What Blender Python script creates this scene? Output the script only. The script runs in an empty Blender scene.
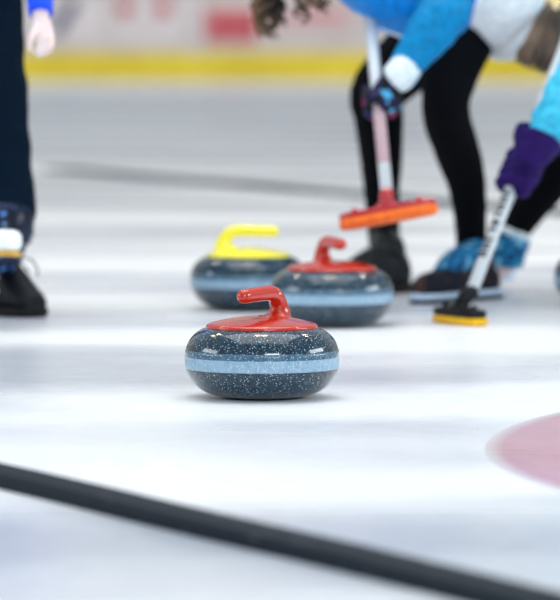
import bpy, bmesh, math, random
from mathutils import Vector as V, Matrix, noise
random.seed(7)
scn = bpy.context.scene
col = scn.collection
PI = math.pi
F = 4200.0                     # focal length in pixels of the 560 x 600 frame
CAMZ = 0.685
PITCH = math.atan(265 / F)

# ------------------------------------------------------------------ measuring helpers
def P(px, py, Y):
    """point that stands Y metres in front of the camera and is seen at px, py"""
    u, v = (px - 280) / F, (300 - py) / F
    d = V((u, math.cos(PITCH) + v * math.sin(PITCH), -math.sin(PITCH) + v * math.cos(PITCH)))
    t = Y / d.y
    return V((d.x * t, Y, CAMZ + d.z * t))
def G(px, py, z=0.0):
    """point on the ice (height z) seen at px, py"""
    u, v = (px - 280) / F, (300 - py) / F
    d = V((u, math.cos(PITCH) + v * math.sin(PITCH), -math.sin(PITCH) + v * math.cos(PITCH)))
    t = (z - CAMZ) / d.z
    return V((d.x * t, d.y * t, z))

# ------------------------------------------------------------------ materials
def hexc(r, g, b):
    f = lambda c: ((c / 255 + 0.055) / 1.055) ** 2.4 if c > 10 else c / 255 / 12.92
    return (f(r), f(g), f(b), 1)
def newmat(name, color, rough=0.5, metal=0.0, coat=0.0, spec=0.5, sheen=0.0):
    m = bpy.data.materials.new(name); m.use_nodes = True
    b = m.node_tree.nodes['Principled BSDF']
    b.inputs['Base Color'].default_value = color
    b.inputs['Roughness'].default_value = rough
    b.inputs['Metallic'].default_value = metal
    b.inputs['Coat Weight'].default_value = coat
    b.inputs['Coat Roughness'].default_value = 0.06
    b.inputs['Specular IOR Level'].default_value = spec
    b.inputs['Sheen Weight'].default_value = sheen
    return m
def nodes(m): return m.node_tree.nodes, m.node_tree.links, m.node_tree.nodes['Principled BSDF']
def coords(m, scale=(1, 1, 1)):
    n, l, b = nodes(m)
    tc = n.new('ShaderNodeTexCoord'); mp = n.new('ShaderNodeMapping')
    mp.inputs['Scale'].default_value = scale
    l.new(tc.outputs['Object'], mp.inputs['Vector'])
    return mp.outputs['Vector']
def noise_tex(m, scale, detail=4, rough=0.5, vec=None):
    n, l, b = nodes(m)
    t = n.new('ShaderNodeTexNoise'); t.inputs['Scale'].default_value = scale
    t.inputs['Detail'].default_value = detail; t.inputs['Roughness'].default_value = rough
    l.new(vec or coords(m), t.inputs['Vector']); return t.outputs['Fac']
def ramp(m, fac, stops, interp='LINEAR'):
    n, l, b = nodes(m)
    r = n.new('ShaderNodeValToRGB'); r.color_ramp.interpolation = interp
    el = r.color_ramp.elements
    while len(el) < len(stops): el.new(0.5)
    for e, (p, c) in zip(el, stops): e.position = p; e.color = c
    l.new(fac, r.inputs['Fac']); return r.outputs['Color']
def bump(m, h, strength=0.3, dist=0.01):
    n, l, b = nodes(m)
    k = n.new('ShaderNodeBump'); k.inputs['Strength'].default_value = strength
    k.inputs['Distance'].default_value = dist
    l.new(h, k.inputs['Height']); l.new(k.outputs['Normal'], b.inputs['Normal'])
def to_color(m, c): m.node_tree.links.new(c, m.node_tree.nodes['Principled BSDF'].inputs['Base Color'])
def mixc(m, fac, a, c):
    n, l, b = nodes(m)
    x = n.new('ShaderNodeMix'); x.data_type = 'RGBA'
    for val, s in ((fac, x.inputs[0]), (a, x.inputs[6]), (c, x.inputs[7])):
        if isinstance(val, (int, float, tuple)): s.default_value = val
        else: l.new(val, s)
    return x.outputs[2]
def fabric(name, color, rough=0.8, fold=0.35, scale=14, sheen=0.1, spec=0.2):
    m = newmat(name, color, rough, sheen=sheen, spec=spec)
    f = noise_tex(m, scale, 3, 0.6)
    c2 = tuple(min(1, c * 1.35) for c in color[:3]) + (1,)
    c1 = tuple(c * 0.75 for c in color[:3]) + (1,)
    to_color(m, ramp(m, noise_tex(m, 60, 5, 0.7), [(0.3, c1), (0.7, c2)]))
    bump(m, f, fold, 0.03)
    return m

def ice_material(name, base, band_shade):
    m = newmat(name, base, 0.28, spec=0.4)
    n, l, b = nodes(m)
    vec = coords(m)
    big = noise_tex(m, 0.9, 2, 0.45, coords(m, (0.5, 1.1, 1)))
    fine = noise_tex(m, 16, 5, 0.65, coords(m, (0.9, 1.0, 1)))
    c = ramp(m, big, [(0.36, band_shade), (0.58, base)])  # soft grey shadow bands put into the ice colour as random streaks
    c = mixc(m, 0.12, c, ramp(m, fine, [(0.35, (0.45, 0.47, 0.52, 1)), (0.65, (1, 1, 1, 1))]))
    to_color(m, c)
    r = ramp(m, big, [(0.34, (0.20, 0.20, 0.20, 1)), (0.6, (0.34, 0.34, 0.34, 1))])
    l.new(r, b.inputs['Roughness'])
    bump(m, noise_tex(m, 55, 4, 0.6), 0.35, 0.004)
    return m

def granite_material(name, dark, mid, speck, rough, coat):
    m = newmat(name, dark, rough, coat=coat, spec=0.3)
    n, l, b = nodes(m)
    vec = coords(m)
    c = ramp(m, noise_tex(m, 90, 6, 0.8), [(0.35, dark), (0.7, mid)])
    v = n.new('ShaderNodeTexVoronoi'); v.inputs['Scale'].default_value = 400
    l.new(vec, v.inputs['Vector'])
    sep = n.new('ShaderNodeSeparateColor'); l.new(v.outputs['Color'], sep.inputs['Color'])
    sel = ramp(m, sep.outputs[0], [(0.70, (0, 0, 0, 1)), (0.98, (1, 1, 1, 1))])
    core = ramp(m, v.outputs['Distance'], [(0.22, (1, 1, 1, 1)), (0.48, (0, 0, 0, 1))])
    mu = n.new('ShaderNodeMath'); mu.operation = 'MULTIPLY'
    l.new(sel, mu.inputs[0]); l.new(core, mu.inputs[1])
    c = mixc(m, mu.outputs[0], c, speck)
    to_color(m, c)
    return m

def pattern_material(name, stops, scale, rough=0.7, bumpy=0.3):
    m = newmat(name, stops[0][1], rough, spec=0.3)
    n, l, b = nodes(m)
    v = n.new('ShaderNodeTexVoronoi'); v.inputs['Scale'].default_value = scale
    l.new(coords(m), v.inputs['Vector'])
    sep = n.new('ShaderNodeSeparateColor'); l.new(v.outputs['Color'], sep.inputs['Color'])
    to_color(m, ramp(m, sep.outputs[0], stops, 'CONSTANT'))
    bump(m, noise_tex(m, 40, 3), bumpy, 0.01)
    return m

M = {}
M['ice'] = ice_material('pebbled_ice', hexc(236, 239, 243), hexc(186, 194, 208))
M['ring'] = ice_material('painted_ice', hexc(212, 168, 186), hexc(198, 150, 172))
M['granite'] = granite_material('blue_granite', hexc(3, 22, 34), hexc(24, 64, 86), hexc(205, 222, 232), 0.12, 0.5)
M['band'] = granite_material('frosted_granite', hexc(118, 152, 178), hexc(156, 184, 204), hexc(225, 238, 246), 0.40, 0.2)
M['band_edge'] = granite_material('half_frosted_granite', hexc(40, 78, 104), hexc(84, 120, 142), hexc(215, 230, 238), 0.22, 0.5)
def plastic(name, c):
    m = newmat(name, c, 0.2, coat=0.5); bump(m, noise_tex(m, 30, 3), 0.05, 0.003); return m
M['red'] = plastic('red_plastic', hexc(184, 34, 8))
M['yellow'] = plastic('yellow_plastic', hexc(250, 238, 48))
M['rubber'] = newmat('black_rubber', hexc(38, 48, 58), 0.6, spec=0.12)
to_color(M['rubber'], ramp(M['rubber'], noise_tex(M['rubber'], 26, 6, 0.75), [(0.60, hexc(12, 26, 38)), (0.72, hexc(110, 124, 136))]))
M['board'] = newmat('board_panel', hexc(206, 199, 198), 0.5)
to_color(M['board'], ramp(M['board'], noise_tex(M['board'], 1.5, 3), [(0.3, hexc(196, 186, 184)), (0.7, hexc(214, 210, 210))]))
M['kick'] = newmat('yellow_kickplate', hexc(226, 204, 40), 0.5)
to_color(M['kick'], ramp(M['kick'], noise_tex(M['kick'], 2.0, 3), [(0.3, hexc(216, 192, 34)), (0.7, hexc(234, 214, 60))]))
M['wallpaint'] = newmat('hall_wall_paint', hexc(150, 150, 152), 0.8)
to_color(M['wallpaint'], ramp(M['wallpaint'], noise_tex(M['wallpaint'], 0.4, 2), [(0.3, hexc(140, 140, 144)), (0.7, hexc(162, 160, 158))]))
M['ad_white'] = newmat('advert_white', hexc(216, 210, 212), 0.5); bump(M['ad_white'], noise_tex(M['ad_white'], 8), 0.05)
M['ad_red'] = newmat('advert_red', hexc(206, 112, 118), 0.5); bump(M['ad_red'], noise_tex(M['ad_red'], 8), 0.05)
M['ad_mark'] = newmat('advert_dark_red', hexc(186, 64, 76), 0.5); bump(M['ad_mark'], noise_tex(M['ad_mark'], 8), 0.05)
M['ad_pink'] = newmat('advert_pink', hexc(212, 184, 186), 0.5); bump(M['ad_pink'], noise_tex(M['ad_pink'], 8), 0.05)
M['ad_navy'] = newmat('advert_navy', hexc(60, 58, 100), 0.5); bump(M['ad_navy'], noise_tex(M['ad_navy'], 8), 0.05)
M['skin'] = newmat('skin', hexc(230, 208, 206), 0.5, spec=0.4)
to_color(M['skin'], ramp(M['skin'], noise_tex(M['skin'], 30, 4), [(0.3, hexc(226, 200, 196)), (0.7, hexc(236, 222, 222))]))
M['trousers'] = fabric('navy_trousers', hexc(2, 20, 36), 0.8, 0.5, 9, 0, .08)
M['leggings'] = fabric('black_leggings', hexc(5, 7, 12), 0.9, 0.15, 9, 0.0, 0.1)
M['jacket_blue'] = fabric('bright_blue_shell', hexc(0, 124, 206), 0.5, 0.6, 11, 0.0, 0.15)
M['jacket_blue2'] = fabric('sleeve_blue_shell', hexc(0, 124, 180), 0.5, 0.6, 11, 0.0, 0.15)
M['jacket_pale'] = fabric('pale_blue_shell', hexc(234, 248, 255), 0.5, 0.5, 8, 0.0, 0.3)
M['sleeve_cyan'] = fabric('cyan_shell', hexc(50, 172, 208), 0.5, 0.7, 12, 0.0, 0.2)
M['sleeve_cobalt'] = fabric('cobalt_knit', hexc(18, 76, 236), 0.7, 0.5, 12)
M['glove_purple'] = fabric('purple_padded', hexc(32, 10, 80), 0.6, 0.5, 16, 0.0, 0.12)
M['glove_mix'] = pattern_material('patterned_knit', [(0, hexc(14, 14, 34)), (0.4, hexc(34, 32, 84)), (0.60, hexc(150, 20, 66)), (0.74, hexc(10, 12, 24)), (0.91, hexc(70, 160, 206))], 52)
M['sock_blue'] = pattern_material('patterned_blue_fleece', [(0, hexc(8, 96, 146)), (0.35, hexc(20, 122, 172)), (0.6, hexc(6, 64, 108)), (0.82, hexc(110, 180, 212))], 55)
M['cuff_dark'] = pattern_material('shiny_dark_blue_cuff', [(0, hexc(5, 16, 30)), (0.66, hexc(14, 34, 72)), (0.86, hexc(90, 140, 205))], 95, 0.3)
M['white_fleece'] = fabric('white_fleece', hexc(214, 232, 250), 0.8, 0.4, 30)
M['shoe_black'] = newmat('black_leather', hexc(5, 12, 20), 0.5, spec=0.2); bump(M['shoe_black'], noise_tex(M['shoe_black'], 60, 4), 0.3, 0.004)
M['shoe_mesh'] = newmat('dark_mesh', hexc(26, 32, 44), 0.6, spec=0.2)
to_color(M['shoe_mesh'], ramp(M['shoe_mesh'], noise_tex(M['shoe_mesh'], 24, 3), [(0.5, hexc(12, 18, 32)), (0.70, hexc(96, 60, 50))]))
M['sole_white'] = newmat('white_sole', hexc(196, 216, 238), 0.6); bump(M['sole_white'], noise_tex(M['sole_white'], 60), 0.2, 0.003)
M['sole_black'] = newmat('black_sole', hexc(12, 14, 18), 0.6, spec=0.2); bump(M['sole_black'], noise_tex(M['sole_black'], 60), 0.2, 0.003)
M['lace'] = newmat('dark_lace', hexc(40, 44, 52), 0.8); bump(M['lace'], noise_tex(M['lace'], 200), 0.2, 0.002)
M['shaft'] = newmat('white_shaft', hexc(208, 216, 221), 0.3, coat=0.3); bump(M['shaft'], noise_tex(M['shaft'], 20), 0.03, 0.002)
M['ink'] = newmat('black_print', hexc(16, 18, 24), 0.5); bump(M['ink'], noise_tex(M['ink'], 20), 0.03, 0.002)
M['pink_print'] = newmat('pink_print', hexc(176, 76, 92), 0.5); bump(M['pink_print'], noise_tex(M['pink_print'], 20), 0.03, 0.002)
M['pad_orange'] = fabric('orange_pad', hexc(255, 112, 44), 0.7, 0.2, 60)
M['holder_red'] = plastic('dark_red_plastic', hexc(176, 20, 34))
M['pad_yellow'] = fabric('yellow_pad', hexc(240, 176, 20), 0.7, 0.2, 60)
M['pad_gold'] = fabric('gold_pad', hexc(206, 164, 70), 0.7, 0.2, 60)
M['holder_black'] = newmat('black_plastic', hexc(8, 10, 16), 0.4, spec=0.2); bump(M['holder_black'], noise_tex(M['holder_black'], 30), 0.03, 0.002)
M['holder_white'] = plastic('white_plastic', hexc(236, 244, 248))
M['hair_brown'] = fabric('curly_brown_hair', hexc(74, 54, 38), 0.45, 0.2, 40, 0, 0.5)
to_color(M['hair_brown'], ramp(M['hair_brown'], noise_tex(M['hair_brown'], 9, 3), [(0.38, hexc(44, 34, 30)), (0.56, hexc(112, 84, 50)), (0.7, hexc(160, 126, 66))]))
M['hair_light'] = fabric('light_brown_hair', hexc(122, 98, 80), 0.45, 0.2, 40, 0, 0.5)
to_color(M['hair_light'], ramp(M['hair_light'], noise_tex(M['hair_light'], 14, 3), [(0.35, hexc(76, 62, 54)), (0.65, hexc(140, 114, 94))]))
M['scrunchie'] = pattern_material('cream_gold_fabric', [(0, hexc(236, 216, 160)), (0.5, hexc(214, 170, 84)), (0.7, hexc(246, 236, 200))], 120)
M['eye'] = newmat('eye_white', hexc(235, 235, 235), 0.2); bump(M['eye'], noise_tex(M['eye'], 20), 0.01, 0.001)
M['lips'] = newmat('lips', hexc(190, 110, 110), 0.4); bump(M['lips'], noise_tex(M['lips'], 50), 0.05, 0.001)

# ------------------------------------------------------------------ geometry helpers
class Geo:
    def __init__(s): s.v = []; s.f = []
    def add(s, vs, fs):
        o = len(s.v); s.v += [V(x) for x in vs]; s.f += [tuple(i + o for i in f) for f in fs]; return s
    def box(s, c, size, mat=None, bev=0.0):
        bm = bmesh.new(); bmesh.ops.create_cube(bm, size=1)
        for v in bm.verts: v.co = V((v.co.x * size[0], v.co.y * size[1], v.co.z * size[2]))
        if bev: bmesh.ops.bevel(bm, geom=bm.edges[:], offset=bev, segments=4, affect='EDGES', profile=0.5)
        m = mat or Matrix.Identity(3)
        bm.verts.index_update()
        s.add([m @ v.co + V(c) for v in bm.verts], [tuple(v.index for v in f.verts) for f in bm.faces]); bm.free(); return s
    def slab(s, c, L, W, T, mat, rnd_=.4):
        vs = []; fs = []; n = 40; lv = [(-1, .0), (-.92, .45), (-.7, .8), (-.35, .97), (0, 1), (.35, .97), (.7, .8), (.92, .45), (1, .0)]
        b = T * rnd_
        for z, q in lv:
            ins = b * (1 - q)
            for k in range(n):
                t = 2 * PI * k / n; cx, sx = math.cos(t), math.sin(t); a, w_ = L / 2 - ins, W / 2 - ins
                x = max(-1, min(1, cx * 1.0)); x = (abs(cx) ** .35) * (1 if cx > 0 else -1) * a; y = (abs(sx) ** .75) * (1 if sx > 0 else -1) * w_
                vs.append(mat @ V((x, y, z * T / 2)) + V(c))
        for i in range(len(lv) - 1):
            for k in range(n):
                k2 = (k + 1) % n; fs.append((i * n + k, i * n + k2, (i + 1) * n + k2, (i + 1) * n + k))
        fs.append(tuple(range(n - 1, -1, -1))); m = (len(lv) - 1) * n; fs.append(tuple(m + k for k in range(n)))
        return s.add(vs, fs)
    def ball(s, c, r, mat=None, seg=16):
        bm = bmesh.new(); bmesh.ops.create_uvsphere(bm, u_segments=seg, v_segments=seg // 2 + 2, radius=1)
        r = (r, r, r) if isinstance(r, (int, float)) else r
        m = mat or Matrix.Identity(3)
        bm.verts.index_update()
        s.add([m @ V((v.co.x * r[0], v.co.y * r[1], v.co.z * r[2])) + V(c) for v in bm.verts], [tuple(v.index for v in f.verts) for f in bm.faces]); bm.free(); return s
    def tube(s, pts, rad, seg=16, sub=4, ref=None, cap=True, round_cap=True):
        """tapering tube through pts; each radius is r or (r along side, r along normal)"""
        pts = [V(p) for p in pts]; rad = [(r, r) if isinstance(r, (int, float)) else tuple(r) for r in rad]
        if sub > 1 and len(pts) > 2:
            np_, nr = [], []
            for i in range(len(pts) - 1):
                a, b, c, d = pts[max(i - 1, 0)], pts[i], pts[i + 1], pts[min(i + 2, len(pts) - 1)]
                ra, rb, rc, rd = rad[max(i - 1, 0)], rad[i], rad[i + 1], rad[min(i + 2, len(pts) - 1)]
                for k in range(sub):
                    t = k / sub
                    h = lambda p0, p1, p2, p3: 0.5 * ((2 * p1) + (p2 - p0) * t + (2 * p0 - 5 * p1 + 4 * p2 - p3) * t * t + (3 * p1 - p0 - 3 * p2 + p3) * t ** 3)
                    np_.append(h(a, b, c, d)); nr.append(tuple(max(1e-4, h(ra[j], rb[j], rc[j], rd[j])) for j in (0, 1)))
            pts, rad = np_ + [pts[-1]], nr + [rad[-1]]
        n = len(pts)
        tan = [(pts[min(i + 1, n - 1)] - pts[max(i - 1, 0)]).normalized() for i in range(n)]
        if ref is None:
            a = V((0, 0, 1)) if abs(tan[0].z) < 0.8 else V((1, 0, 0))
            nrm = (a - tan[0] * a.dot(tan[0])).normalized(); fr = []
            for i in range(n):
                nrm = (nrm - tan[i] * nrm.dot(tan[i])).normalized(); fr.append((tan[i].cross(nrm), nrm))
        else:
            fr = []
            for i in range(n):
                q = (V(ref) - tan[i] * V(ref).dot(tan[i])).normalized(); fr.append((tan[i].cross(q), q))
        rings = []
        if cap and round_cap:
            for k in (3, 2, 1):
                a = k / 3 * PI / 2 * 0.96; m = min(rad[0])
                rings.append((pts[0] - tan[0] * m * math.sin(a), tuple(x * math.cos(a) for x in rad[0]), fr[0]))
        for i in range(n): rings.append((pts[i], rad[i], fr[i]))
        if cap and round_cap:
            for k in (1, 2, 3):
                a = k / 3 * PI / 2 * 0.96; m = min(rad[-1])
                rings.append((pts[-1] + tan[-1] * m * math.sin(a), tuple(x * math.cos(a) for x in rad[-1]), fr[-1]))
        vs, fs = [], []
        for c, r, (a, b) in rings:
            for k in range(seg):
                t = 2 * PI * k / seg; vs.append(c + a * (r[0] * math.cos(t)) + b * (r[1] * math.sin(t)))
        for i in range(len(rings) - 1):
            for k in range(seg):
                k2 = (k + 1) % seg; fs.append((i * seg + k, i * seg + k2, (i + 1) * seg + k2, (i + 1) * seg + k))
        if cap:
            fs.append(tuple(range(seg - 1, -1, -1))); o = (len(rings) - 1) * seg; fs.append(tuple(o + k for k in range(seg)))
        return s.add(vs, fs)
    def lathe(s, prof, seg=96, c=(0, 0, 0)):
        vs, fs = [], []; c = V(c); n = len(prof)
        for r, z in prof:
            for k in range(seg):
                t = 2 * PI * k / seg; vs.append(c + V((r * math.cos(t), r * math.sin(t), z)))
        for i in range(n - 1):
            for k in range(seg):
                k2 = (k + 1) % seg; fs.append((i * seg + k, i * seg + k2, (i + 1) * seg + k2, (i + 1) * seg + k))
        return s.add(vs, fs)
    def torus(s, c, R, r, axis, seg=40, sec=12, wob=0.0):
        ax = V(axis).normalized(); a = ax.orthogonal().normalized(); b = ax.cross(a); vs, fs = [], []
        for i in range(seg):
            t = 2 * PI * i / seg; d = a * math.cos(t) + b * math.sin(t); rr = r * (1 + wob * math.sin(9 * t))
            for k in range(sec):
                u = 2 * PI * k / sec; vs.append(V(c) + d * (R + rr * math.cos(u)) + ax * rr * math.sin(u))
        for i in range(seg):
            i2 = (i + 1) % seg
            for k in range(sec):
                k2 = (k + 1) % sec; fs.append((i * sec + k, i2 * sec + k, i2 * sec + k2, i * sec + k2))
        return s.add(vs, fs)
    def mesh(s, name, origin=(0, 0, 0)):
        me = bpy.data.meshes.new(name); o = V(origin)
        me.from_pydata([v - o for v in s.v], [], s.f); me.update()
        bm = bmesh.new(); bm.from_mesh(me); bmesh.ops.recalc_face_normals(bm, faces=bm.faces); bm.to_mesh(me); bm.free()
        return me
    def build(s, name, mat, parent=None, origin=None, fuse=0, smooth=0, wrinkle=0.0, wscale=12, label=None, loc=None):
        o_ = V(origin) if origin is not None else (parent['_o'] if parent is not None and '_o' in parent else V((0, 0, 0)))
        o_ = V(o_)
        me = s.mesh(name, o_)
        if fuse:
            tmp = bpy.data.objects.new('tmp', me); col.objects.link(tmp)
            md = tmp.modifiers.new('r', 'REMESH'); md.mode = 'VOXEL'; md.voxel_size = fuse
            if smooth:
                sm = tmp.modifiers.new('s', 'SMOOTH'); sm.iterations = smooth; sm.factor = 0.5
            dg = bpy.context.evaluated_depsgraph_get()
            me2 = bpy.data.meshes.new_from_object(tmp.evaluated_get(dg))
            bpy.data.objects.remove(tmp); bpy.data.meshes.remove(me); me = me2; me.name = name
        if wrinkle:
            me.update()
            nr = [v.normal.copy() for v in me.vertices]
            for v, nn in zip(me.vertices, nr):
                q = v.co * wscale
                h = noise.noise(V((q.x, q.y, q.z * 1.8))) + 0.5 * noise.noise(q * 2.3)
                v.co += nn * (wrinkle * h)
            me.update()
        for p in me.polygons: p.use_smooth = True
        me.materials.clear(); me.materials.append(mat)
        ob = bpy.data.objects.new(name, me); col.objects.link(ob)
        if parent is not None: ob.parent = parent
        if parent is None or loc is not None: ob.location = V(loc) if loc is not None else o_
        ob['_o'] = list(o_)
        if label: ob['label'] = label
        return ob
def sharp(ob, deg=35):
    bm = bmesh.new(); bm.from_mesh(ob.data)
    for e in bm.edges:
        if len(e.link_faces) == 2 and e.calc_face_angle(0) > math.radians(deg): e.smooth = False
    bm.to_mesh(ob.data); bm.free(); return ob
def thing(name, loc, label, cat, group=None):
    o = bpy.data.objects.new(name, None); o.empty_display_size = 0.05; col.objects.link(o)
    o.location = loc; o['_o'] = list(loc); tag(o, label, cat, group); return o
def tag(o, label, cat, group=None):
    o['label'] = label; o['category'] = cat
    if group: o['group'] = group
    return o
def struct(o): o['kind'] = 'structure'; return o

# ------------------------------------------------------------------ the rink
YB = 62.0                       # distance of the boards
g = Geo(); g.add([(-30, -6, 0), (30, -6, 0), (30, YB + .2, 0), (-30, YB + .2, 0), (-30, -6, -.1), (30, -6, -.1), (30, YB + .2, -.1), (-30, YB + .2, -.1)],
      [(0, 1, 2, 3), (7, 6, 5, 4), (0, 4, 5, 1), (1, 5, 6, 2), (2, 6, 7, 3), (3, 7, 4, 0)])
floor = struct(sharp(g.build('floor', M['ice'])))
g = Geo(); g.box((0, YB + .06, .86), (60, .12, 0.86 * 1), bev=0.01)
wb = struct(sharp(g.build('wall_back', M['board'], origin=(0, YB, 0))))
g = Geo(); g.box((0, YB + .04, .215), (60, .14, .43), bev=0.01)
sharp(g.build('kickplate', M['kick'], wb, label='yellow kick plate along the foot of the boards'))
g = Geo(); g.box((0, YB + .06, 1.31), (60, .18, .05), bev=0.01)
sharp(g.build('top_rail', M['ad_white'], wb))
g = Geo(); g.box((0, YB + 8, 1.3), (60, .2, 2.6), bev=0.01)
struct(sharp(g.build('wall_hall', M['wallpaint'], origin=(0, YB + 8, 0))))

def advert(x0, x1, y0, y1, mat, label, marks):
    a, b = P(x0, y1, YB - .01), P(x1, y0, YB - .01)
    c = (a + b) / 2
    o = thing('advert_panel', (c.x, YB - .012, a.z), label, 'advertising board')
    g = Geo(); g.box((c.x, YB - .012, c.z), (b.x - a.x, .02, b.z - a.z), bev=0.004)
    sharp(g.build('panel', mat, o))
    for (mx, my, w, h, rot, mm, nm) in marks:
        q = P(mx, my, YB - .03)
        g = Geo()
        R = Matrix.Rotation(math.radians(rot), 3, 'Y')
        if nm == 'round_logo':
            g.ball((q.x, YB - .024, q.z), (w, .008, h), R, 24)
        else:
            g.box((q.x, YB - .026, q.z), (w, .012, h), R, bev=0.003)
        g.build(nm, mm, o)
    return o
advert(112, 186, -4, 47, M['ad_white'], 'white advert on the far boards with two red logos, left of the pale post', [
    (125, 8, .13, .12, 0, M['ad_mark'], 'round_logo'), (163, 8, .13, .12, 0, M['ad_mark'], 'round_logo'),
    (144, 24, .60, .03, 0, M['ad_pink'], 'text_line')])
advert(205, 258, 9, 42, M['ad_red'], 'red advert panel on the far boards behind the curly hair', [
    (219, 25, .22, .2, 0, M['ad_mark'], 'lettering'), (238, 25, .22, .22, 0, M['ad_mark'], 'lettering'), (251, 25, .10, .2, 0, M['ad_mark'], 'lettering')])
advert(262, 352, 8, 30, M['ad_pink'], 'pale pink advert strip on the far boards left of the blue jacket', [
    (318, 15, .7, .09, 0, M['ad_red'], 'lettering')])
advert(44, 104, -4, 47, M['ad_white'], 'pale advert with dark slanted stroke, behind the bare hand', [
    (65, 17, .17, .60, 32, M['ad_navy'], 'slanted_stroke')])
g = Geo(); a = P(196, 40, YB); g.box((a.x, YB - .03, .86), (.16, .06, .9), bev=0.01)
tag(sharp(g.build('board_post', M['ad_white'], origin=(a.x, YB - .03, .41))), 'pale upright post on the boards between two adverts', 'post')

# black divider strips lying on the ice
def divider(a, b, w, h, label, ext=(1, 1)):
    a, b = V(a), V(b); d = (b - a).normalized(); s = d.cross(V((0, 0, 1)))
    a = a - d * ext[0]; b = b + d * ext[1]; L = (b - a).length; n = max(2, int(L / .25))
    g = Geo(); vs = []; fs = []
    prof = [(-w / 2, 0), (-w / 2, h * .75), (-w / 2 + .006, h), (w / 2 - .006, h), (w / 2, h * .75), (w / 2, 0)]
    for i in range(n + 1):
        t = i / n; wob = .003 * math.sin(i * 1.7) + .002 * math.sin(i * .6)
        for (x, z) in prof: vs.append(a + (b - a) * t + s * (x + wob) + V((0, 0, z)))
    m = len(prof)
    for i in range(n):
        for k in range(m):
            k2 = (k + 1) % m; fs.append((i * m + k, i * m + k2, (i + 1) * m + k2, (i + 1) * m + k))
    fs.append(tuple(range(m))); fs.append(tuple(n * m + k for k in range(m)))
    g.add(vs, fs); c = (a + b) / 2
    return tag(sharp(g.build('rubber_divider', M['rubber'], origin=c)), label, 'divider strip')
divider(G(0, 483), G(560, 617), .078, .023, 'thick black rubber divider strip crossing the ice in the foreground', (1.5, 1.5))
divider(G(60, 170), G(560, 213.5), .16, .012, 'thin dark blurred divider strip far across the ice behind the players', (0, 6))

# painted ring under the ice
tip = G(489, 455)
ro, ri = 1.83, 1.22
cen = V((tip.x + ro, tip.y, 0))
n_, l_, b_ = nodes(M['ring'])
src = b_.inputs['Base Color'].links[0].from_socket
tc_ = n_.new('ShaderNodeTexCoord'); vl = n_.new('ShaderNodeVectorMath'); vl.operation = 'LENGTH'; l_.new(tc_.outputs['Object'], vl.inputs[0])
mr = n_.new('ShaderNodeMapRange'); mr.inputs[1].default_value = ro - .025; mr.inputs[2].default_value = ro + .005; l_.new(vl.outputs['Value'], mr.inputs[0])
to_color(M['ring'], mixc(M['ring'], mr.outputs[0], src, hexc(234, 236, 242)))   # paint seen through the ice has a soft rim
g = Geo(); g.lathe([(ri, 0), (ri, .0012), (ro + .005, .0012), (ro + .005, 0)], 160, cen)
tag(g.build('painted_ring', M['ring'], origin=cen), 'pale pink house ring painted in the ice at the right', 'ring marking')

# ------------------------------------------------------------------ curling stones
def stone(loc, rot, mat, label):
    o = thing('curling_stone', (0, 0, 0), label, 'curling stone', 'granite curling stones on the ice')
    pr = [(.0001, .004), (.055, .004), (.062, .0005), (.067, .0005), (.078, .0025), (.095, .0062), (.112, .0135), (.1265, .024), (.1375, .038), (.1435, .052),
          (.1457, .065), (.1460, .075), (.1452, .087), (.1425, .099), (.137, .110), (.1285, .120), (.118, .1275), (.107, .1322), (.09, .1335), (.0001, .1335)]
    # smooth profile
    out = []
    for i in range(len(pr) - 1):
        a, b, c, d = pr[max(i - 1, 0)], pr[i], pr[i + 1], pr[min(i + 2, len(pr) - 1)]
        for k in range(3):
            t = k / 3; h = lambda j: 0.5 * (2 * b[j] + (c[j] - a[j]) * t + (2 * a[j] - 5 * b[j] + 4 * c[j] - d[j]) * t * t + (3 * b[j] - a[j] - 3 * c[j] + d[j]) * t ** 3)
            out.append((max(.0001, h(0)), h(1)))
    out.append(pr[-1])
    Geo().lathe(out, 128).build('granite_body', M['granite'], o)
    band = [(r + .0005, z) for r, z in out if .0545 <= z <= .0925 and r > .13]
    band = [(band[0][0] - .002, band[0][1] - .0008)] + band + [(band[-1][0] - .002, band[-1][1] + .0008)]
    b1 = [q for q in band if q[1] < .079]; b2 = [q for q in band if q[1] > .077]
    Geo().lathe(b1, 128).build('striking_band', M['band'], o, label='pale frosted band around the stone')
    Geo().lathe(b2, 128).build('band_edge', M['band_edge'], o, label='half polished grey-blue rim above the pale band')
    g = Geo()
    g.lathe([(.0001, .130), (.104, .130), (.1065, .1325), (.1065, .1355), (.1045, .1385), (.098, .1415), (.08, .1460), (.06, .1502), (.03, .154), (.0001, .155)], 128)
    g.tube([(-.056, 0, .140), (-.062, 0, .153), (-.062, 0, .166), (-.056, 0, .180), (-.044, 0, .192), (-.024, 0, .1965), (.01, 0, .1965), (.045, 0, .1955), (.064, 0, .195)],
           [(.030, .034), (.022, .026), (.018, .020), (.016, .0165), (.0155, .0155), .0148, .0143, .014, .0138], 24, 5, ref=(1, 0, .3))
    g.tube([(-.035, 0, .146), (-.058, 0, .152), (-.062, 0, .165)], [(.012, .012), (.014, .016), (.012, .012)], 16, 4, ref=(0, 0, 1))
    g.build('handle', mat, o, fuse=.0022, smooth=7)
    Geo().lathe([(.0001, .153), (.0075, .153), (.008, .1555), (.006, .1562), (.0001, .1564)], 24).build('handle_bolt', mat, o)
    o.location = loc; o.rotation_euler = (0, 0, math.radians(rot)); return o
def at_stone(cx, Y):
    p = P(cx, 300, Y); return (p.x, Y, 0)
protoR = stone(at_stone(262, 7.93), 180 + 58, M['red'], 'sharp nearest curling stone with glossy red handle, alone in front of the others')
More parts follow.
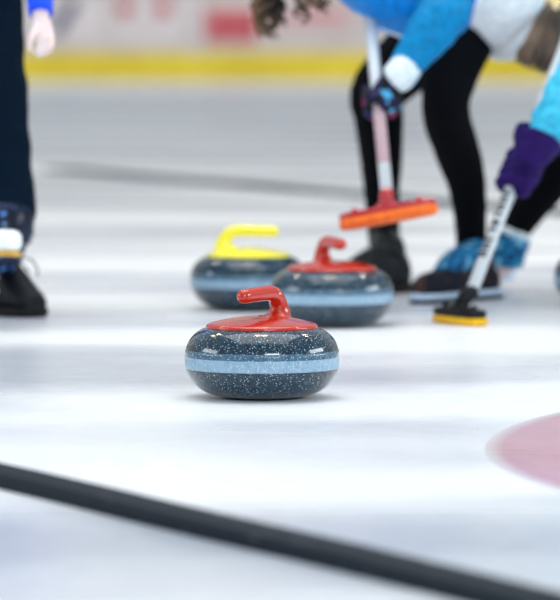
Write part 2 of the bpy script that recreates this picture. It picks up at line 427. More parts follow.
def copy_stone(loc, rot, mat, label):
    c = protoR.copy(); col.objects.link(c); c.location = loc; c.rotation_euler = (0, 0, math.radians(rot)); c['label'] = label
    for ch in protoR.children:
        d = ch.copy(); col.objects.link(d); d.parent = c
        if mat is not M['red'] and ch.name.startswith('handle'):
            d.data = ch.data.copy(); d.data.materials.clear(); d.data.materials.append(mat)
    return c
copy_stone(at_stone(331.5, 9.9), -70, M['red'], 'red-handled curling stone behind the nearest one, overlapping the yellow-handled stone')
copy_stone(at_stone(248.5, 10.5), -4, M['yellow'], 'curling stone with bright yellow handle')
copy_stone(at_stone(612, 10.6), 30, M['red'], 'curling stone cut off by the right edge of the photo')

# ------------------------------------------------------------------ brooms
def broom(label, c, ax, up, L, W, tp, th, shaft_pts, r, mp, mh, msh, knobs=True, ext=.010):
    """c = centre of the pad's underside, ax = long axis, up = axis out of the head"""
    c = V(c); ax = V(ax).normalized(); up = V(up); up = (up - ax * up.dot(ax)).normalized(); sd = up.cross(ax)
    R = Matrix((ax, sd, up)).transposed()
    o = thing('curling_broom', c, label, 'curling broom', 'curling brooms held by the players')
    Geo().slab(c + up * tp / 2, L, W, tp, R, .45).build('brush_pad', mp, o)
    Geo().slab(c + up * (tp * .85 + th / 2), L * .985, W * .92, th, R, .4).build('head_holder', mh, o)
    for s in ((-1, 1) if knobs else ()):
        g = Geo(); b = c + ax * (s * L * .33) + up * (tp * .85 + th * .9)
        g.tube([b, b + up * .004], [.010, .009], 16, 1)
        g.build('knob', mh, o)
    b = c + up * (tp * .85 + th * .8)
    sh = [V(p) for p in shaft_pts]
    d = (sh[0] - b)
    g = Geo(); g.box(b + up * .006, (.05, .03, .014), R, bev=.004); g.tube([b + up * .004, b + up * .012 + d * .35, sh[0] + (sh[1] - sh[0]).normalized() * ext], [.015, .018, .0185], 20, 3)
    g.build('hinge', mh, o, fuse=.002, smooth=4)
    Geo().tube(sh, [r] * len(sh), 28, 1, round_cap=False).build('shaft', msh, o)
    return o

def shaft_lettering(o, a, b, r, view, n, mat, name='lettering', half=0.5, size=.016, ring=False, side=0.0):
    """small printed marks on the shaft between a and b, on the side that looks towards view"""
    a, b = V(a), V(b); d = (b - a).normalized(); v = V(view); v = (v - d * v.dot(d)).normalized(); s = d.cross(v)
    g = Geo(); rr = r + .0006
    L = (b - a).length; step = L / n
    def patch(t0, t1, a0, a1):
        k = 6; vs = []; fs = []
        for q, rad in ((t0, rr), (t1, rr), (t0, rr - .001), (t1, rr - .001)):
            for j in range(k + 1):
                an = a0 + (a1 - a0) * j / k; vs.append(a + d * q + (v * math.cos(an) + s * math.sin(an)) * rad)
        m = k + 1
        for j in range(k): fs += [(j, j + 1, m + j + 1, m + j), (2 * m + j, 3 * m + j, 3 * m + j + 1, 2 * m + j + 1), (j, 2 * m + j, 2 * m + j + 1, j + 1), (m + j, m + j + 1, 3 * m + j + 1, 3 * m + j)]
        fs += [(0, m, 3 * m, 2 * m), (k, 2 * m + k, 3 * m + k, m + k)]
        g.add(vs, fs)
    for i in range(n):
        t = i * step; w = step * .78; th = step * .32
        if ring: patch(t, t + step * .45, -1.35, 1.35); continue
        A0, A1 = side - half, side + half
        kind = 'HNEIAL'[i % 6]
        patch(t, t + th, A0, A1) if kind in 'HNAE' else patch(t + w * .4, t + w * .4 + th * 1.2, A0, A1)
        if kind in 'HNA': patch(t + w - th, t + w, A0, A1)
        if kind in 'HAE': patch(t, t + w, side - .1, side + .1)
        if kind in 'EL': patch(t, t + w, A0, A0 + .2)
        if kind == 'E' or kind == 'A': patch(t, t + w, A1 - .2, A1)
    g.build(name, mat, o)

# red-headed broom, lifted off the ice
c = P(389.5, 222.5, 10.0)
axr = P(437, 205, 9.96) - P(343, 222, 10.02)
sh_a, sh_b = P(387.2, 198, 10.0), P(362, -66, 10.58)
br_red = broom('white-shafted broom with an orange pad and dark red head, lifted over the stones', c, axr, V((.12, .10, 1)), .244, .066, .027, .016,
      [sh_a, sh_b], .0150, M['pad_orange'], M['holder_red'], M['shaft'])
dsh = (sh_b - sh_a)
shaft_lettering(br_red, sh_a + dsh * .12, sh_a + dsh * .33, .0150, (0, -1, 0), 16, M['pink_print'], 'pink_print', ring=True)
shaft_lettering(br_red, sh_a + dsh * .345, sh_a + dsh * .36, .0150, (0, -1, 0), 1, M['ink'], 'black_print', ring=True)

# yellow-padded broom standing on the ice
cy = (G(432, 322) + G(489, 328)) / 2 + V((0, .025, 0))
ph = math.radians(-60)
axy = V((math.cos(ph), math.sin(ph), 0))
ys_a, ys_b = P(470, 296, cy.y), P(590, -20, cy.y + .46)
br_yel = broom('white broom with black letters and a yellow pad, resting on the ice at the right', cy, axy, V((0, 0, 1)), .188, .066, .020, .021,
      [ys_a, ys_b], .0150, M['pad_yellow'], M['holder_black'], M['shaft'])
dy = ys_b - ys_a
shaft_lettering(br_yel, ys_a + dy * .11, ys_a + dy * .35, .0150, (-.62, -.78, 0), 10, M['ink'], 'black_lettering', half=.9)

# white broom of the person at the left
cl = P(-22, 255, 9.8)
sl_b = P(-95, -60, 10.0)
sl_a = cl + (sl_b - cl).normalized() * .055
broom('white broom head with a thin gold pad edge, held beside the dark trouser leg', cl, V((1, -.25, -.02)), V((0, .1, 1)), .212, .07, .009, .054,
      [sl_a, sl_b], .0145, M['pad_gold'], M['holder_white'], M['shaft'], knobs=False)

# ------------------------------------------------------------------ people
def grip_fingers(g, c, axis, palm_dir, r_s, fr, n=4, spread=.019, wrap=3.6, sgn=1, start=0.3):
    """palm on the side of the shaft named by palm_dir, fingers closing round it"""
    axis = V(axis).normalized(); p = V(palm_dir); p = (p - axis * p.dot(axis)).normalized(); q = axis.cross(p) * sgn
    lens = [1.0, 1.05, 1.0, .85]
    for i in range(n):
        o = V(c) + axis * ((i - (n - 1) / 2) * spread); R = r_s + fr * .9; pts = []; w = wrap * lens[i % 4]
        for k in range(7):
            t = start + w * k / 6; pts.append(o + (p * math.cos(t) + q * math.sin(t)) * (R + (.010 if k == 1 else 0)))
        g.tube(pts, [fr * 1.1, fr * 1.08, fr, fr, fr * .95, fr * .9, fr * .8], 12, 3)
    o = V(c) - axis * ((n - 1) / 2 * spread + .006); pts = []
    for k in range(5):
        t = -.3 - 1.9 * k / 4; pts.append(o + axis * (.010 * k - .004) + (p * math.cos(t) + q * math.sin(t)) * (r_s + fr))
    g.tube(pts, [fr * 1.35, fr * 1.25, fr * 1.1, fr * 1.05, fr * .9], 12, 3)
def palm(g, c, axis, palm_dir, r_s, size):
    axis = V(axis).normalized(); p = V(palm_dir); p = (p - axis * p.dot(axis)).normalized()
    R = Matrix((axis, p, axis.cross(p))).transposed()
    g.ball(V(c) + p * (r_s + size[1] * .8), size, R, 20)
def head_geo(g, c, face, up, s=1.0):
    face = V(face).normalized(); up = V(up); up = (up - face * up.dot(face)).normalized(); sd = face.cross(up)
    R = Matrix((face, sd, up)).transposed(); c = V(c)
    w = lambda x, y, z: c + face * x * s + sd * y * s + up * z * s
    g.ball(w(-.008, 0, .02), (.095 * s, .076 * s, .092 * s), R, 24)
    g.ball(w(.022, 0, -.045), (.066 * s, .058 * s, .066 * s), R, 20)
    g.ball(w(.06, 0, -.088), (.022 * s, .024 * s, .018 * s), R, 12)
    g.tube([w(.083, 0, .012), w(.092, 0, -.008), w(.104, 0, -.028), w(.090, 0, -.036)], [.008 * s, .010 * s, .013 * s, .010 * s], 10, 3)
    for q in (-1, 1):
        g.ball(w(-.005, q * .078, -.005), (.018 * s, .007 * s, .030 * s), R, 12)
        g.ball(w(.082, q * .030, .030), (.012 * s, .024 * s, .008 * s), R, 10)
    return w, R
def face_parts(o, w, R, s=1.0):
    for q in (-1, 1):
        Geo().ball(w(.078, q * .031, .008), .0125 * s, R, 14).build('eye', M['eye'], o)
    Geo().tube([w(.083, -.022, -.060), w(.092, 0, -.062), w(.083, .022, -.060)], [.003 * s, .006 * s, .003 * s], 10, 4).build('lips', M['lips'], o)
def make_shoe(o, heel, toe, width, hgt, mu, ms, ankle=None, sole_t=.028, tread=None, bulk=None, laces=True, name='shoe', label=None):
    heel, toe = V(heel), V(toe); d = toe - heel; L = d.length; f = d.normalized()
    up = (V((0, 0, 1)) - f * f.z).normalized(); sd = f.cross(up)
    w = lambda x, y, z: heel + f * x * L + sd * y + up * z
    # x, half width, top
    S = [(.02, .30, .62), (.06, .62, .85), (.14, .78, 1.0), (.26, .80, 1.02), (.40, .80, .86), (.52, .88, .66), (.66, .98, .50), (.78, 1.0, .42), (.88, .90, .36), (.95, .68, .28), (.99, .38, .18)]
    if bulk: S = [(x, hw, max(tp, b)) for (x, hw, tp), b in zip(S, bulk)]
    def loft(S, zb, grow, flat=None):
        g = Geo(); vs = []; fs = []; n = 24
        for x, hw, top in S:
            h = (top * hgt - zb) if flat is None else flat
            for k in range(n):
                t = 2 * PI * k / n; cx, sx = math.cos(t), math.sin(t)
                e = .75 if flat is None else .45
                yy = abs(cx) ** e * (1 if cx > 0 else -1) * (hw * width / 2 + grow)
                zz = zb + h / 2 + abs(sx) ** (.9 if sx > 0 else .5) * (1 if sx > 0 else -1) * h / 2
                if flat is None and sx > 0: yy *= 1 - .30 * sx
                vs.append(w(x, yy, zz))
        for i in range(len(S) - 1):
            for k in range(n):
                k2 = (k + 1) % n; fs.append((i * n + k, i * n + k2, (i + 1) * n + k2, (i + 1) * n + k))
        fs.append(tuple(range(n - 1, -1, -1))); m = (len(S) - 1) * n; fs.append(tuple(m + k for k in range(n)))
        g.add(vs, fs); return g
    g = loft(S, sole_t * .7, 0)
    if ankle is not None:
        g.tube([w(.22, 0, hgt * .6), w(.21, 0, hgt * .95), ankle], [(width * .36, width * .46), (width * .34, width * .44), (width * .33, width * .40)], 20, 3, ref=f)
    sh = g.build(name, mu, o, fuse=.004, smooth=5, label=label)
    S2 = [(-.01, .25, 0), (.02, .60, 0), (.08, .80, 0)] + [(x, hw, 0) for x, hw, t in S[3:]] + [(1.01, .30, 0)]
    zt = 0 if tread is None else sole_t * .35
    so = loft(S2, zt + .001, .004, sole_t - zt - .001).build('sole', ms, sh, fuse=.0035, smooth=2)
    if tread is not None: loft(S2, .0005, .002, zt + .001).build('outsole', tread, sh)
    if laces:
        g = Geo()
        for i in range(5):
            x = .38 + i * .07; top = hgt * (.90 - (x - .38) * 1.25) if not bulk else hgt * bulk[min(8, 4 + i)]
            g.tube([w(x, -width * .26, top - .016), w(x + .02, -.01, top + .003), w(x, width * .26, top - .016)], [.0028] * 3, 8, 4)
            g.tube([w(x + .05, -width * .26, top - .024), w(x + .02, .01, top + .003), w(x - .02, width * .26, top - .010)], [.0028] * 3, 8, 4)
        g.build('laces', M['lace'], sh)
    return sh, w

def px(*pts):      # (px, py, Y, radius px [, radius2 px]) -> points and radii
    ps = [P(a[0], a[1], a[2]) for a in pts]; rs = []
    for a in pts:
        k = a[2] / F
        rs.append(a[3] * k if len(a) == 4 else (a[3] * k, a[4] * k))
    return ps, rs
def shrink(r, d=.006):
    return [(max(.004, x[0] - d), max(.004, x[1] - d)) if isinstance(x, tuple) else max(.004, x - d) for x in r]

# ================= middle player: bent forward, blue jacket, black leggings
legL, rL = px((480, 4, 11.0, 36), (430, 42, 11.1, 36), (380, 88, 11.2, 28.5), (379, 118, 11.22, 25), (381, 157, 11.27, 21.5), (382, 195, 11.3, 18), (384, 240, 11.32, 16), (385, 262, 11.33, 15))
legR, rR = px((484, 2, 10.93, 34), (458, 45, 10.84, 34), (447, 92, 10.75, 25.5), (447, 118, 10.78, 24), (457, 150, 10.85, 23), (466, 180, 10.9, 20), (470, 212, 10.92, 17), (471, 250, 10.95, 15))
tor, rT = px((500, 4, 10.93, 62, 42), (470, -6, 10.90, 62, 42), (436, -8, 10.85, 58, 42), (398, -14, 10.8, 58, 42), (358, -44, 10.78, 62, 40), (332, -74, 10.78, 52, 32))
body = Geo()
body.tube(legL, shrink(rL, .004)); body.tube(legR, shrink(rR, .004))
body.tube(tor, shrink(rT, .012), 24, 4, ref=(0.3, 0, 1))
hc = P(266, -104, 10.88)
body.tube([P(334, -78, 10.78), P(305, -94, 10.80), P(282, -98, 10.84)], [.05, .042, .042], 16, 3)
w_, R_ = head_geo(body, hc, V((-.75, -.1, -.65)), V((-.6, 0, .75)), .95)
armR, rAR = px((352, -72, 10.58, 24), (400, -42, 10.42, 25), (440, -12, 10.30, 26), (444, 8, 10.27, 26), (432, 30, 10.24, 24), (414, 55, 10.22, 19), (399, 77, 10.21, 16))
armL, rAL = px((340, -78, 10.98, 22), (316, -50, 10.9, 21), (320, -40, 10.74, 19), (340, -50, 10.60, 15))
body.tube(armR, [x * .72 for x in rAR]); body.tube(armL, [x * .72 for x in rAL])
gR = sh_a + (sh_b - sh_a) * .365; axs = dsh.normalized()
gL = sh_a + (sh_b - sh_a) * .93
for gc, pd in ((gR, V((.7, 0, .5))), (gL, V((-.6, .5, .2)))):
    palm(body, gc, axs, pd, .010, (.030, .012, .018)); grip_fingers(body, gc, axs, pd, .0145, .0055, spread=.015)
body.tube([armR[-1], gR + V((.025, 0, .02))], [.019, .017], 12, 1); body.tube([armL[-1], gL + V((-.02, .02, 0))], [.017, .016], 12, 1)
for an, gd in (((385, 262, 11.33), (385, 285, 11.3)), ((471, 250, 10.95), (474, 288, 10.93))):
    body.tube([P(*an), P(*gd)], [.034, .036], 12, 1)
    q = P(*gd); body.tube([q, q + V((-.10, -.02, -.008))], [(.03, .02), (.028, .012)], 12, 1, ref=(0, 0, 1))
mid = body.build('person', M['skin'], origin=G(430, 296), fuse=.006, smooth=3)
tag(mid, 'child in blue and white jacket and black leggings, bent forward sweeping with a raised broom', 'person')
face_parts(mid, w_, R_, .95)
g = Geo(); g.tube(legL, rL, 20); g.tube(legR, rR, 20)
hips, rH = px((470, -2, 10.95, 46, 30), (490, 2, 10.95, 46, 32)); g.tube(hips, rH, 20, 1, ref=(.3, 0, 1))
g.build('leggings', M['leggings'], mid, fuse=.007, smooth=3, wrinkle=.0012, wscale=18)
# jacket body, trimmed hem, pale back panel, sleeves
g = Geo(); g.tube(tor[1:], rT[1:], 32, 5, ref=(.3, 0, 1))
jt, rjt = px((348, -34, 10.5, 62, 24), (372, -12, 10.47, 66, 30), (402, 3, 10.46, 66, 33), (432, 8, 10.5, 62, 30)); g.tube(jt, rjt, 24, 4, ref=(.3, 0, 1))
g.build('jacket', M['jacket_blue'], mid, fuse=.008, smooth=3, wrinkle=.007, wscale=9)
hem = []
for q in ((344, -6), (350, 3), (361, 14), (376, 24), (392, 32), (408, 37), (430, 38)): hem.append(P(q[0], q[1], 10.42))
Geo().tube(hem, [.006] * len(hem), 12, 4).build('jacket_hem', M['jacket_pale'], mid, label='pale blue piping along the jacket hem')
bp, rb = px((462, -10, 10.93, 70, 44), (484, 1, 10.93, 78, 50), (510, 9, 10.93, 74, 52), (536, 12, 10.93, 56, 44), (548, 8, 10.93, 32, 28))
Geo().tube(bp, rb, 32, 5, ref=(.3, 0, 1)).build('jacket_back', M['jacket_pale'], mid, fuse=.007, smooth=3, wrinkle=.006, wscale=8, label='pale blue-white back of the jacket')
Geo().tube(armR, rAR, 24, 5).build('sleeve', M['jacket_blue2'], mid, fuse=.006, smooth=2, wrinkle=.006, wscale=15)
Geo().tube(armL, rAL, 24, 5).build('sleeve', M['jacket_blue'], mid, fuse=.006, smooth=2, wrinkle=.005, wscale=15)
cf, rcf = px((407, 67, 10.21, 16), (403, 71, 10.2, 16.5), (396, 79, 10.19, 16), (393, 82, 10.19, 13))
Geo().tube(cf, rcf, 28, 4, round_cap=False).build('sleeve_cuff', M['white_fleece'], mid, wrinkle=.0015, wscale=40, label='white cuff of the sleeve')
for gc, wr, pd, sg in ((gR, P(392, 85, 10.2), V((.75, .2, .6)), 1), (gL, armL[-1], V((-.6, .5, .2)), 1)):
    g = Geo(); palm(g, gc, axs, pd, .014, (.054, .026, .038)); grip_fingers(g, gc, axs, pd, .0155, .0138, spread=.0225, sgn=sg)
    a = V(pd).normalized(); g.tube([wr, gc + a * .030], [(.038, .034), (.040, .030)], 16, 1)
    g.build('glove', M['glove_mix'], mid, fuse=.0035, smooth=5, label='dark glove with magenta and light blue pattern')
# boots
BK = (.6, .85, 1, 1, 1.0, .96, .80, .62, .50, .40, .22)
make_shoe(mid, G(407, 292), G(326, 299), .100, .125, M['shoe_black'], M['sole_black'], P(384, 236, 11.3), bulk=BK, name='boot', label='black boot')
sA, wA = make_shoe(mid, G(497, 298), G(415, 304.5), .092, .098, M['shoe_mesh'], M['sole_white'], P(477, 256, 10.93), tread=M['sole_black'], bulk=(.6, .85, 1, 1, 1.0, .95, .88, .84, .78, .66, .38), name='shoe', label='dark shoe with white sole')
g = Geo()
pth = [(473, 254, 10.90, 14), (462, 261, 10.86, 16), (452, 268, 10.82, 16), (444, 274, 10.80, 12)]
pp, rr = px(*pth); g.tube(pp, [(.050, r) for r in rr], 20, 4, ref=(-1, 0, 1))
g.build('shoe_cover', M['sock_blue'], sA, fuse=.004, smooth=3, label='blue patterned fleece over the instep')
# curly hair
g = Geo()
def lock(a, b, turns, R, r, ph):
    a, b = V(a), V(b); d = b - a; dn = d.normalized(); u = dn.orthogonal().normalized(); v = dn.cross(u); pts = []; rs = []
    n = int(turns * 8)
    for i in range(n + 1):
        t = i / n; an = ph + t * turns * 2 * PI; RR = R * (.5 + .7 * t)
        pts.append(a + d * t + (u * math.cos(an) + v * math.sin(an)) * RR); rs.append(r * (1 - .55 * t ** 2))
    g.tube(pts, rs, 8, 2)
rnd = random.Random(3)
for i in range(24):
    x = rnd.uniform(-11, 11); top = P(258 + x * .8, -70 + rnd.uniform(-10, 10), 10.85 + rnd.uniform(-.05, .05))
    end = P(269 + x * 1.35 + rnd.uniform(-3, 3), rnd.uniform(26, 42) - abs(x) * 1.1, 10.83 + rnd.uniform(-.05, .05))
    lock(top, end, rnd.uniform(3, 5), .011, .0080, rnd.uniform(0, 6))
for i in range(11):
    x = rnd.uniform(-14, 16); top = P(292 + x * .5, -80 + rnd.uniform(-8, 8), 10.75 + rnd.uniform(-.04, .04))
    end = P(311 + x, rnd.uniform(12, 28) - abs(x + 5) * .8, 10.8 + rnd.uniform(-.04, .04))
    lock(top, end, rnd.uniform(3, 5), .012, .0078, rnd.uniform(0, 6))
g.build('hair', M['hair_brown'], mid, label='long curly brown hair hanging down')
g = Geo(); g.ball(w_(-.02, 0, .035), (.094, .086, .086), R_, 28)
g.build('hair', M['hair_brown'], mid, wrinkle=.004, wscale=30)

# ================= right player: crouching at the right edge, cyan jacket, purple glove
body = Geo()
leg1, r1 = px((508, 262, 11.27, 13), (513, 236, 11.25, 14), (523, 218, 11.24, 17), (541, 190, 11.22, 22), (562, 160, 11.2, 26), (590, 118, 11.2, 28), (625, 82, 11.15, 36), (655, 55, 11.1, 42))
leg2, r2 = px((655, 60, 10.95, 42), (640, 120, 10.85, 36), (622, 190, 10.75, 27), (640, 222, 10.8, 24), (672, 250, 10.9, 19), (700, 268, 10.95, 15))
body.tube(leg1, shrink(r1, .004)); body.tube(leg2, shrink(r2, .004))
tor2, rt2 = px((655, 52, 11.02, 56, 44), (648, 15, 11.0, 54, 40), (636, -30, 10.95, 58, 42), (622, -66, 10.9, 50, 30))
body.tube(tor2, shrink(rt2, .012), 24, 4, ref=(0, 1, 0))
h2 = P(592, -112, 10.85)
body.tube([tor2[-1], P(606, -86, 10.87), P(598, -96, 10.86)], [.05, .042, .042], 16, 3)
w2, R2 = head_geo(body, h2, V((-.85, -.2, -.5)), V((-.4, 0, .85)), .95)
arm2, ra2 = px((600, -48, 10.65, 28), (612, 0, 10.4, 28), (600, 38, 10.22, 27), (580, 78, 10.14, 26), (562, 110, 10.08, 25), (549, 132, 10.05, 21))
arm3, ra3 = px((640, -48, 11.1, 24), (640, 0, 10.85, 23), (610, 18, 10.6, 20), (585, 16, 10.42, 15))
body.tube(arm2, [x * .7 for x in ra2]); body.tube(arm3, [x * .7 for x in ra3])
ay = dy.normalized()
tg = (176 - 296) / (-20 - 296.0)
gG = ys_a + dy * tg; gH = ys_a + dy * .93
for gc, pd in ((gG, V((.7, -.3, .3))), (gH, V((.5, .5, 0)))):
    palm(body, gc, ay, pd, .010, (.030, .012, .018)); grip_fingers(body, gc, ay, pd, .0145, .0055, spread=.015, sgn=-1)
body.tube([arm2[-1], gG + V((.03, 0, .02))], [.019, .017], 12, 1)
body.tube([arm3[-1], gH + V((.02, .02, 0))], [.017, .016], 12, 1)
for a, b_ in ((leg1[0], P(497, 277, 11.29)), (leg2[-1], P(704, 284, 10.95))):
    body.tube([a, b_], [.024, .017], 12, 1); body.tube([b_, b_ + V((-.08, .02, -.008))], [(.028, .018), (.026, .012)], 12, 1, ref=(0, 0, 1))
rp = body.build('person', M['skin'], origin=G(600, 290), fuse=.006, smooth=3)
tag(rp, 'child at the right edge in cyan jacket with purple glove, crouching with a broom', 'person')
face_parts(rp, w2, R2, .95)
g = Geo(); g.tube(leg1[1:], r1[1:], 20); g.tube(leg2, r2, 20); g.tube([leg1[-1], leg2[0]], [r1[-1], r2[0]], 20, 1)
g.build('leggings', M['leggings'], rp, fuse=.007, smooth=3, wrinkle=.0015, wscale=18)
Geo().tube(tor2, rt2, 28, 5, ref=(0, 1, 0)).build('jacket', M['sleeve_cyan'], rp, fuse=.008, smooth=3, wrinkle=.006, wscale=9)
Geo().tube(arm2, ra2, 24, 5).build('sleeve', M['sleeve_cyan'], rp, fuse=.005, smooth=2, wrinkle=.008, wscale=15)
Geo().tube(arm3, ra3, 24, 5).build('sleeve', M['sleeve_cyan'], rp, fuse=.006, smooth=2, wrinkle=.005, wscale=15)
def big_glove(gc, wr, pd, s=1.0):
    g = Geo(); pd = V(pd).normalized()
    palm(g, gc, ay, pd, .012, (.050 * s, .026 * s, .034 * s)); grip_fingers(g, gc, ay, pd, .0155, .0135 * s, spread=.023 * s, sgn=-1, wrap=3.2)
    d = (wr - gc - pd * .03).normalized()
    g.tube([gc + pd * .03 * s, gc + pd * .03 * s + d * .045 * s], [.032 * s, .027 * s], 16, 1)
    gl = g.build('glove', M['glove_purple'], rp, fuse=.0045, smooth=6, wrinkle=.002, wscale=30, label='padded purple glove')
    return gl
gl = big_glove(gG, P(536, 150, 10.04), V((.55, -.5, .1)), 1.12)
cf2, rc2 = px((528, 162, 10.0, 17), (531, 156, 10.0, 19), (535, 147, 10.01, 23), (538, 139, 10.02, 25.5), (539, 137, 10.02, 25))
Geo().tube(cf2, rc2, 28, 4, round_cap=False).build('glove_cuff', M['glove_purple'], gl, wrinkle=.002, wscale=25)
big_glove(gH, arm3[-1], V((.5, .5, 0)), .95)
Geo().tube(*px((507, 264, 11.27, 16), (509, 250, 11.26, 18.5), (512, 240, 11.25, 18), (514, 233, 11.25, 17)), 24, 4, round_cap=False).build('leg_warmer', M['sock_blue'], rp, wrinkle=.002, wscale=25, label='blue patterned leg warmer')
Geo().torus(P(514, 233, 11.25), 15.0 * 11.25 / F, .0105, (P(520, 218, 11.25) - P(512, 240, 11.25)), wob=.1).build('warmer_cuff', M['white_fleece'], rp, label='white fluffy cuff of the leg warmer')
make_shoe(rp, G(514, 289) + V((0, 0, .022)), G(446, 288), .088, .088, M['shoe_black'], M['sole_white'], P(507, 256, 11.27), bulk=BK, label='dark shoe with white sole')
make_shoe(rp, G(716, 296), G(640, 300), .088, .085, M['shoe_black'], M['sole_white'], P(702, 262, 10.95), label='black shoe')
# straight ponytail with a scrunchie
g = Geo(); rnd = random.Random(5)
for i in range(260):
    a, b = rnd.uniform(-1, 1), rnd.uniform(-1, 1)
    top = P(558 + a * 9, 2 + b * 5, 10.38 + b * .01)
    m1 = P(546 + a * 15, 32 + b * 4, 10.36 + b * .02)
    end = P(532 + a * 16 + rnd.uniform(-1.5, 1.5), 64 + a * 6 + rnd.uniform(-7, 6), 10.35 + b * .03)
    g.tube([P(585 + a * 8, -50, 10.62 + b * .02), top, m1, end], [.0024, .0024, .0028, .0012], 5, 4)
for k in range(5):
    g.tube([P(560, 2, 10.38), P(538 - k * 2, 12 + k * 3, 10.36), P(515 - k * 4, 22 + k * 7, 10.36), P(498 - k, 26 + k * 7, 10.37)], [.001, .0009, .0008, .0005], 5, 4)
g.build('hair', M['hair_light'], rp, label='straight light brown ponytail')
g = Geo(); g.ball(w2(-.02, 0, .035), (.094, .086, .086), R2, 28); g.build('hair', M['hair_light'], rp, wrinkle=.003, wscale=20)
Geo().torus(P(560, 4, 10.38), .022, .018, (.5, -.4, .7), wob=.18).build('scrunchie', M['scrunchie'], rp, label='cream and gold scrunchie round the ponytail')

# ================= left player: standing at the left edge
body = Geo()
lg1, q1 = px((-14, -12, 10.25, 37), (-10, 40, 10.24, 34), (-6, 90, 10.24, 33), (-2, 130, 10.24, 32), (1, 170, 10.23, 32), (3, 205, 10.22, 33), (1, 222, 10.22, 32), (-2, 240, 10.22, 30), (-4, 252, 10.22, 18))
lg2, q2 = px((-66, -12, 10.45, 37), (-72, 40, 10.48, 34), (-76, 90, 10.5, 33), (-78, 150, 10.5, 32), (-80, 205, 10.5, 33), (-80, 240, 10.5, 30), (-80, 252, 10.5, 26))
body.tube(lg1, [x * .72 for x in q1]); body.tube(lg2, [x * .72 for x in q2])
tt, qt = px((-40, 2, 10.35, 62, 42), (-40, -50, 10.35, 54, 38), (-40, -110, 10.35, 66, 42), (-40, -158, 10.35, 56, 30))
body.tube(tt, shrink(qt, .015), 24, 4, ref=(.2, -1, 0))
body.tube([tt[-1], P(-38, -185, 10.33), P(-36, -205, 10.31)], [.055, .045, .044], 16, 3)
w3, R3 = head_geo(body, P(-34, -232, 10.29), V((.7, -.6, -.35)), V((0, 0, 1)), 1.05)
am1, qa1 = px((14, -140, 10.3, 22), (28, -100, 10.27, 20), (35, -60, 10.22, 18), (39, -20, 10.15, 15), (40.5, 14, 10.1, 12.5))
am2, qa2 = px((-94, -140, 10.4, 22), (-112, -90, 10.3, 20), (-110, -66, 10.15, 17), (-98, -58, 10.02, 13))
body.tube(am1, [x * .72 for x in qa1]); body.tube(am2, [x * .72 for x in qa2])
# bare relaxed hand
kx = 10.08 / F
body.tube([P(40.5, 14, 10.1), P(41, 22, 10.09), P(43, 31, 10.08), P(45, 40, 10.07)], [(8.0 * kx, 8.5 * kx), (8 * kx, 9.5 * kx), (6.5 * kx, 11 * kx), (6 * kx, 10 * kx)], 16, 3, ref=(1, 0, 0))
for i, (fx, l, dd) in enumerate(((52.0, 17, -.012), (48.0, 19, -.004), (43.5, 19.5, .004), (39.2, 17, .010))):
    a = P(fx, 37, 10.07 + dd)
    body.tube([a, P(fx + .3, 37 + l * .42, 10.055 + dd), P(fx - 1.5, 37 + l * .75, 10.05 + dd), P(fx - 4.5, 37 + l, 10.055 + dd)], [2.7 * kx, 2.6 * kx, 2.4 * kx, 2.0 * kx], 10, 4)
body.tube([P(36, 27, 10.07), P(31.5, 37, 10.04), P(29.5, 44, 10.03), P(30.5, 50, 10.03)], [4 * kx, 3.5 * kx, 3 * kx, 2.4 * kx], 10, 4)
axl = (sl_b - sl_a).normalized(); gc = sl_a + (sl_b - sl_a) * .93
palm(body, gc, axl, V((-.3, .9, 0)), .010, (.036, .014, .022)); grip_fingers(body, gc, axl, V((-.3, .9, 0)), .0145, .0075, spread=.018)
body.tube([am2[-1], gc + V((-.01, .025, 0))], [.021, .020], 12, 1)
for a, b_ in ((lg1[-1], P(-7, 288, 10.25)), (lg2[-1], P(-84, 286, 10.5))):
    body.tube([a, b_], [.026, .024], 12, 1); body.tube([b_, b_ + V((.06, -.03, -.010))], [(.03, .02), (.028, .012)], 12, 1, ref=(0, 0, 1))
lp = body.build('person', M['skin'], origin=G(-40, 316), fuse=.0042, smooth=2)
tag(lp, 'person standing at the left edge in navy trousers with one bare hand hanging', 'person')
face_parts(lp, w3, R3, 1.05)
g = Geo(); g.tube(lg1[:-1], q1[:-1], 24); g.tube(lg2[:-1], q2[:-1], 24); g.tube([P(-40, 8, 10.35), P(-40, -18, 10.35)], [(.152, .10), (.145, .098)], 24, 1, ref=(.2, -1, 0))
g.build('trousers', M['trousers'], lp, fuse=.007, smooth=2, wrinkle=.005, wscale=9)
Geo().tube(tt[1:], qt[1:], 28, 5, ref=(.2, -1, 0)).build('pullover', M['sleeve_cobalt'], lp, fuse=.008, smooth=3, wrinkle=.005, wscale=9)
Geo().tube([P(-14, -146, 10.33)] + am1, [qa1[0] * 1.1] + qa1, 24, 5, round_cap=False).build('sleeve', M['sleeve_cobalt'], lp, wrinkle=.003, wscale=18)
Geo().tube(am2, qa2, 24, 5).build('sleeve', M['sleeve_cobalt'], lp, wrinkle=.003, wscale=18)
Geo().tube(*px((3, 219, 10.2, 32), (1, 228, 10.2, 33), (-2, 238, 10.2, 32), (-3, 247, 10.2, 29)), 28, 4).build('trouser_cuff', M['cuff_dark'], lp, wrinkle=.003, wscale=25, label='shiny dark blue trouser cuff with light blue print')
s1, ws = make_shoe(lp, G(-32, 312), G(40, 318), .100, .150, M['shoe_black'], M['sole_black'], P(-3, 246, 10.24), bulk=(.6, .85, 1, 1, 1.02, .98, .84, .60, .46, .38, .24), label='black laced shoe')
make_shoe(lp, G(-130, 305), G(-44, 310), .100, .115, M['shoe_black'], M['sole_black'], P(-82, 250, 10.5), label='black laced shoe')
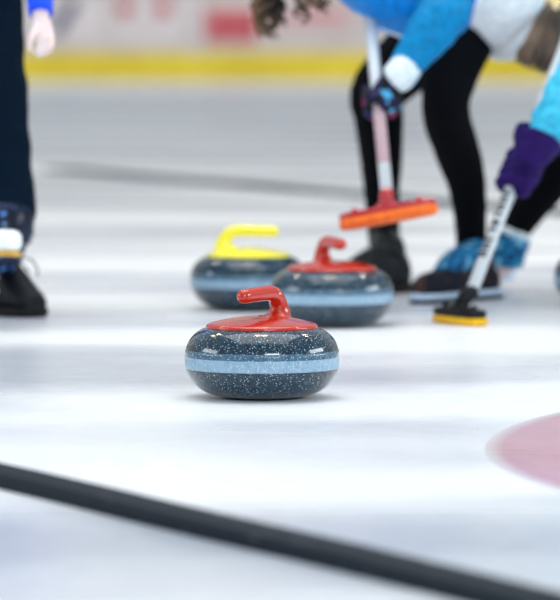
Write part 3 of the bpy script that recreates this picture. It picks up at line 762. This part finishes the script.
Geo().tube([P(16, 264, 10.18), P(23, 258, 10.17), P(31, 260, 10.17), P(37, 268, 10.17), P(38, 276, 10.18)], [.0022] * 5, 8, 5).build('lace_loop', M['lace'], s1)
Geo().tube([P(16, 266, 10.18), P(22, 264, 10.16), P(29, 272, 10.15)], [.0022] * 3, 8, 5).build('lace_loop', M['lace'], s1)
g = Geo(); g.ball(w3(-.02, 0, .035), (.104, .094, .094), R3, 28); g.build('hair', M['hair_brown'], lp, wrinkle=.003, wscale=20)

# ------------------------------------------------------------------ light
def area(name, loc, target, size, power, color, sy=None):
    l = bpy.data.lights.new(name, 'AREA'); l.energy = power; l.color = color; l.size = size
    if sy: l.shape = 'RECTANGLE'; l.size_y = sy
    o = bpy.data.objects.new(name, l); col.objects.link(o); o.location = loc
    o.rotation_euler = (V(target) - V(loc)).to_track_quat('-Z', 'Y').to_euler(); return o
area('roof_light', (0, 9, 9), (0, 9.5, 0), 9, 640, (.94, .98, 1))
area('board_fill', (0, 56, 7), (0, 62, .6), 20, 520, (1, .94, .88), 2)  # unseen fill, added to brighten the far boards
area('side_light_right', (13, 9, 4.2), (0, 9.5, 0), 7, 600, (.88, .96, 1), 2.4)  # unseen low light at the right, added to throw soft shadows leftward
area('side_light_left', (-13, 7.5, 4.2), (0, 9, 0), 7, 420, (.88, .96, 1), 2.4)  # unseen weaker low light at the left, added for shadows running right
area('unseen_front_window', (3.5, -4.5, 4.2), (0, 9, 0), 5.0, 650, (.82, .93, 1), 1.6)  # unseen window behind the camera, strength raised as fill on the figures
for (x, y, z) in ((-5.6, 15.5, 8.6), (-4.3, 15.5, 8.6), (-.5, 11, 8.6), (.2, 11, 8.6), (4.2, 15.2, 8.6), (5.0, 14.0, 8.6)):
    l = bpy.data.lights.new('ceiling_lamp', 'POINT'); l.energy = 190; l.color = (1, .8, .55); l.shadow_soft_size = .2
    o = bpy.data.objects.new('ceiling_lamp', l); col.objects.link(o); o.location = (x, y, z)

w = bpy.data.worlds.new('hall_light'); scn.world = w; w.use_nodes = True
n, l = w.node_tree.nodes, w.node_tree.links; bg = n['Background']
tc = n.new('ShaderNodeTexCoord'); sx = n.new('ShaderNodeSeparateXYZ'); l.new(tc.outputs['Generated'], sx.inputs[0])
cr = n.new('ShaderNodeValToRGB'); l.new(sx.outputs['Z'], cr.inputs['Fac'])
st = [(0.0, (.46, .44, .40, 1)), (0.12, (.47, .46, .44, 1)), (0.4, (.48, .53, .57, 1)), (1.0, (.58, .65, .72, 1))]
while len(cr.color_ramp.elements) < 4: cr.color_ramp.elements.new(.5)
for e, (p, c_) in zip(cr.color_ramp.elements, st): e.position = p; e.color = c_
l.new(cr.outputs[0], bg.inputs['Color']); bg.inputs['Strength'].default_value = 1.0

# ------------------------------------------------------------------ camera
cam = bpy.data.cameras.new('camera'); co = bpy.data.objects.new('camera', cam); col.objects.link(co)
co.location = (0, 0, CAMZ); co.rotation_euler = (PI / 2 - PITCH, 0, 0)
cam.sensor_width = 36; cam.sensor_fit = 'AUTO'; cam.lens = F * 36 / 600
cam.clip_end = 300; cam.dof.use_dof = True; cam.dof.focus_distance = 7.88; cam.dof.aperture_fstop = cam.lens / 1000 / .058
scn.camera = co
scn.view_settings.view_transform = 'Standard'; scn.view_settings.look = 'None'
scn.view_settings.exposure = 0.0; scn.view_settings.gamma = 1.0; scn.view_settings.use_curve_mapping = False
for o in bpy.data.objects:
    if '_o' in o: del o['_o']
